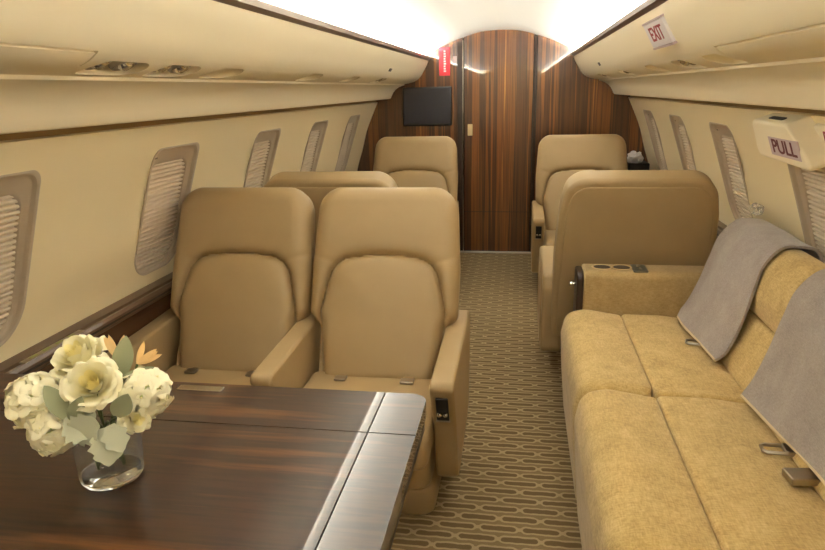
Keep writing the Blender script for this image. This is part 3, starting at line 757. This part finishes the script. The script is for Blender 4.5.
# ------------------------------------------------------------------ vase and flowers
VX, VY = -.535, .950
t = thing('glass_vase', 'clear glass vase with a thick base on the wood table', 'vase', (VX, VY, TZ))
mb = MB(); lathe(mb, [(.0545, .012), (.0565, .06), (.058, .118), (.0575, .120), (.0566, .118), (.0552, .06), (.0532, .012)], (VX, VY, TZ), n=48)
K_ = 48; mb.f = [f_ for f_ in mb.f if len(f_) == 4]+ring_faces(6*K_, 0, K_)
obj('vase_body', mb, M['thin_glass'], t, angle=60)
mb = MB(); lathe(mb, [(.046, .0005), (.052, .003), (.0540, .010), (.0540, .0118), (.048, .0150), (.001, .0155)], (VX, VY, TZ), n=48)
obj('vase_foot', mb, M['glass'], t, angle=60)
def leaf_mesh(mb, base, tip, width, lobes, up, curl=.15, n=14):
    base, tip, up = Vector(base), Vector(tip), Vector(up).normalized()
    d_ = tip-base; L = d_.length; e = d_.normalized(); sdir = e.cross(up).normalized(); nrm = sdir.cross(e).normalized()
    rows = []
    for i in range(n+1):
        s = i/n; w = width*math.sin(math.pi*min(1, s*.93+.07))**.75*(1+(.16*math.cos(s*lobes*2*math.pi) if lobes else 0))
        c = base+e*(L*s)-nrm*(curl*L*(s-.25)**2)
        rows.append([c+sdir*(w*k)-nrm*(abs(k)**1.5*-.12*w) for k in (-1, -.5, 0, .5, 1)])
    vs = []; fs = []
    for sgn in (0, 1):
        for r_ in rows: vs += [q-nrm*(.0012*sgn) for q in r_]
    K = (n+1)*5
    for i in range(n):
        for k in range(4):
            a_ = i*5+k; fs += [(a_, a_+1, a_+6, a_+5), (K+a_, K+a_+5, K+a_+6, K+a_+1)]
        for k in (0, 4): a_ = i*5+k; fs.append((a_, a_+5, K+a_+5, K+a_))
    for k in range(4): fs += [(k, k+1, K+k+1, K+k), (n*5+k, n*5+k+1, K+n*5+k+1, K+n*5+k)]
    mb.add(vs, fs)
def stem(parent, top, spread=.022):
    top = Vector(top); a_ = random.uniform(0, 6.28)
    b_ = Vector((VX+spread*math.cos(a_), VY+spread*math.sin(a_), TZ+.022))
    nk = Vector((VX+(top.x-VX)*.42, VY+(top.y-VY)*.42, TZ+.115))
    mb = MB(); tube(mb, catmull3([b_, nk, top], 6), .0022, 6); obj('stem', mb, M['stem'], parent)
def catmull3(P, k):
    out = []
    for i in range(len(P)-1):
        p0, p1, p2, p3 = [Vector(P[max(0, min(len(P)-1, j))]) for j in (i-1, i, i+1, i+2)]
        for s in range(k):
            t_ = s/k; out.append(.5*((2*p1)+(p2-p0)*t_+(2*p0-5*p1+4*p2-p3)*t_*t_+(3*p1-p0-3*p2+p3)*t_**3))
    return out+[Vector(P[-1])]
def petal(mb, o, q, rad, height, ang, width, cup, ruffle, rn, nu=7, nv=6):
    """one cupped petal around local z: rises from the centre to radius rad and height"""
    vs = []; fs = []; ph = rn.uniform(0, 6)
    for sgn in (0, 1):
        for i in range(nv+1):
            s = i/nv
            for j in range(nu+1):
                w = (j/nu-.5)*2
                prof = math.sin(math.pi*min(1, .12+.62*s))
                aa = ang+w*width*prof
                edge = s*(1-.16*w*w)
                rr = rad*(.15+.85*edge**cup)+sgn*.0009
                h = height*edge**.8-(.35*rad*max(0, s-.72)/.28*(.6+.4*abs(w)))*ruffle+.10*rad*math.sin(w*5+ph)*s*ruffle
                vs.append(o+q @ Vector((rr*math.cos(aa), rr*math.sin(aa), h-sgn*.0006)))
    K = (nv+1)*(nu+1)
    for i in range(nv):
        for j in range(nu):
            a_ = i*(nu+1)+j; fs += [(a_, a_+1, a_+nu+2, a_+nu+1), (K+a_, K+a_+nu+1, K+a_+nu+2, K+a_+1)]
    mb.add(vs, fs)
def rose(label, c, axis, size, seed):
    rn = random.Random(seed); c = Vector(c); q = Vector(axis).normalized().to_track_quat('Z', 'Y')
    t = thing('rose', label, 'flower', tuple(c), 0, 'cream roses in the vase')
    mo = MB(); mi = MB()
    base = c-q @ Vector((0, 0, size*.55))
    for ringn, (rad, h, k, w, ru) in enumerate(((1.0, .75, 6, .62, 1.0), (.80, .92, 6, .66, .7), (.60, 1.02, 5, .75, .35), (.42, 1.05, 5, .8, .1))):
        for i in range(k): petal(mo, base, q, size*rad*rn.uniform(.93, 1.07), size*h*rn.uniform(.95, 1.05), 2*math.pi*i/k+ringn*.5+rn.uniform(-.15, .15), w, .55, ru, rn)
    for ringn, (rad, h, k, w) in enumerate(((.28, 1.04, 4, .95), (.16, 1.0, 3, 1.2), (.07, .95, 2, 1.6))):
        for i in range(k): petal(mi, base, q, size*rad, size*h, 2*math.pi*i/k+ringn*.8, w, .5, 0, rn)
    obj('outer_petals', mo, M['petal'], t, angle=60); obj('inner_petals', mi, M['petal_y'], t, angle=60)
    stem(t, base)
def hydrangea(label, c, axis, size, seed, flat=.8, tint='petal'):
    rn = random.Random(seed); c = Vector(c); ax = Vector(axis).normalized()
    t = thing('hydrangea', label, 'flower', tuple(c), 0, 'cream hydrangea heads in the vase')
    mb = MB(); md = MB(); nfl = 30
    for i in range(nfl):
        z = 1-1.55*(i+.5)/nfl; r_ = math.sqrt(max(0, 1-z*z)); a_ = i*2.39996
        d_ = Vector((r_*math.cos(a_), r_*math.sin(a_), z)); d_ = (ax.to_track_quat('Z', 'Y') @ d_)
        o = c+d_*size*rn.uniform(.78, .98); q = (d_+Vector((rn.uniform(-.3, .3), rn.uniform(-.3, .3), rn.uniform(-.3, .3)))).normalized().to_track_quat('Z', 'Y')
        fs_ = size*.52*rn.uniform(.85, 1.15); rot = rn.uniform(0, 6)
        for k in range(4): petal(mb, o, q, fs_, fs_*.22, rot+k*math.pi/2, .85, .9, .5, rn, 4, 3)
        lathe(md, [(.0015, 0), (.002, .0015), (.0008, .003)], o, q @ Vector((0, 0, 1)), 6)
    obj('florets', mb, M[tint], t, angle=60); obj('floret_centers', md, M['petal_y'], t)
    mb = MB(); lathe(mb, [(size*.1, -size*.5), (size*.55, -size*.2), (size*.62, size*.1), (size*.4, size*.45), (size*.05, size*.6)], c, ax, 12); obj('flower_core', mb, M['petal_g'], t)
    stem(t, c-ax*size*.5)
view = Vector((.6, -.72, .45)).normalized()
rose('open cream rose with a yellow heart at the front of the bouquet', (-.512, .905, .914), (.30, -.72, .75), .050, 1)
rose('cream rose at the top of bouquet, behind the yellow hearted rose', (-.575, .965, .936), (-.10, -.5, .9), .050, 2)
hydrangea('cream hydrangea head at the upper left of the bouquet', (-.630, .915, .872), (-.45, -.5, .6), .043, 3)
hydrangea('cream hydrangea head drooping low over the left rim of the vase', (-.588, .893, .832), (-.3, -.75, .05), .040, 4)
hydrangea('cream hydrangea head on the right side of the bouquet', (-.448, .950, .878), (.7, -.35, .4), .040, 5)
rose('cream rose low on the right of bouquet behind pale leaf', (-.447, .915, .850), (.7, -.6, .0), .030, 6)
def sprig(name, label, leaves, mat, top, group='sage green leaves in the bouquet'):
    t = thing(name, label, 'leaf', tuple(top), 0, group)
    for (b_, tp, w, lob) in leaves:
        mb = MB(); leaf_mesh(mb, b_, tp, w, lob, view); obj('leaf', mb, M[mat], t, angle=60)
    stem(t, top)
sprig('leaf_sprig', 'broad pale grey lobed leaf at the front, over the vase rim', [((-.500, .872, .842), (-.545, .868, .868), .030, 4), ((-.487, .868, .866), (-.540, .862, .832), .027, 4)], 'sage_pale', (-.51, .89, .842))
sprig('leaf_sprig', 'pale lobed leaf hanging down in front of the vase', [((-.482, .880, .848), (-.470, .858, .790), .026, 4), ((-.478, .885, .85), (-.452, .872, .81), .020, 3)], 'sage_pale', (-.49, .90, .845))
sprig('leaf_sprig', 'upright sage green leaves at the top right of the bouquet', [((-.492, .950, .905), (-.478, .965, .975), .017, 0), ((-.492, .945, .90), (-.528, .95, .945), .014, 0), ((-.49, .94, .90), (-.43, .955, .925), .010, 0)], 'sage', (-.495, .95, .90))
sprig('leaf_sprig', 'pair of sage leaves between the left hydrangea and front rose', [((-.540, .875, .862), (-.590, .890, .915), .016, 0), ((-.535, .872, .862), (-.508, .868, .905), .013, 0)], 'sage', (-.54, .89, .855))
sprig('leaf_sprig', 'round sage leaf right of the pale lobed leaf', [((-.468, .893, .862), (-.438, .885, .905), .017, 0)], 'sage', (-.47, .905, .855))
def bud(label, c, axis, size, n_):
    t = thing('orange_blossom', label, 'flower', tuple(c), 0, 'orange blossoms in the bouquet'); mb = MB(); c = Vector(c); rn = random.Random(n_)
    for k in range(n_):
        d_ = (Vector(axis)+Vector((rn.uniform(-.5, .5), rn.uniform(-.3, .3), rn.uniform(-.2, .3)))).normalized()
        leaf_mesh(mb, c, c+d_*size, size*.12, 0, view, -.1, 8)
    obj('petals', mb, M['petal_o'], t, angle=60); stem(t, c)
bud('thin orange blossom standing up at the back of the bouquet', (-.515, .985, .925), (-.05, .1, 1), .045, 4)
bud('orange blossom leaning right above the right hydrangea', (-.465, .965, .925), (.75, .1, .45), .045, 5)

# ------------------------------------------------------------------ lights
def area(name, loc, direction, sx, sy, power, col):
    l = bpy.data.lights.new(name, 'AREA'); l.shape = 'RECTANGLE'; l.size = sx; l.size_y = sy; l.energy = power; l.color = col[:3]
    o = bpy.data.objects.new(name, l); C.objects.link(o); o.location = loc
    d_ = Vector(direction).normalized()
    y_ = Vector((0, 1, 0)); z_ = -d_; x_ = y_.cross(z_).normalized(); y_ = z_.cross(x_)
    o.matrix_basis = frame4(loc, x_, y_, z_); return o
for s in (-1, 1):
    area('cove_light', (s*.615, (Y0+Y1)/2, 1.606), (-s*.80, 0, .60), .02, Y1-Y0-.1, 172, (.98, .972, .895))
def spot(name, loc, tgt, power, ang, col, rad=.02):
    l = bpy.data.lights.new(name, 'SPOT'); l.energy = power; l.spot_size = R(ang); l.spot_blend = .8; l.color = col; l.shadow_soft_size = rad
    o = bpy.data.objects.new(name, l); C.objects.link(o); o.location = loc
    o.rotation_euler = (Vector(tgt)-Vector(loc)).to_track_quat('-Z', 'Y').to_euler(); return o
for s_ in (-1, 1):
    for yc, kind in PSU[s_]:
        if kind == 'v': spot('reading_light_fill', (s_*.70, yc+.05, 1.40), (s_*.55, yc-.05, .4), 3, 80, (1, .93, .82))  # fill spots added at the reading lights to brighten the seats

w = bpy.data.worlds.new('World'); bpy.context.scene.world = w; w.use_nodes = True
w.node_tree.nodes['Background'].inputs[0].default_value = (.8, .85, 1, 1); w.node_tree.nodes['Background'].inputs[1].default_value = .3

# ------------------------------------------------------------------ camera
cam = bpy.data.cameras.new('Camera'); co = bpy.data.objects.new('Camera', cam); C.objects.link(co)
cam.sensor_width = 36; cam.lens = 660/825*36; cam.clip_start = .05
RW = [(0.98725086, 0.02120772, -0.15775291), (0.15756876, -0.27052901, 0.94972951), (-0.02253514, -0.9624782, -0.27042167)]
m4 = Matrix.Identity(4)
for r_ in range(3):
    m4[r_][0] = RW[r_][0]; m4[r_][1] = -RW[r_][1]; m4[r_][2] = -RW[r_][2]
m4.translation = (.18, 0, 1.37); co.matrix_world = m4
sc = bpy.context.scene; sc.camera = co
sc.view_settings.view_transform = 'Standard'; sc.view_settings.look = 'None'; sc.view_settings.gamma = 1; sc.view_settings.use_curve_mapping = False
sc.view_settings.exposure = .32
sc.cycles.use_denoising = True; sc.cycles.max_bounces = 14; sc.cycles.diffuse_bounces = 8; sc.cycles.transmission_bounces = 10
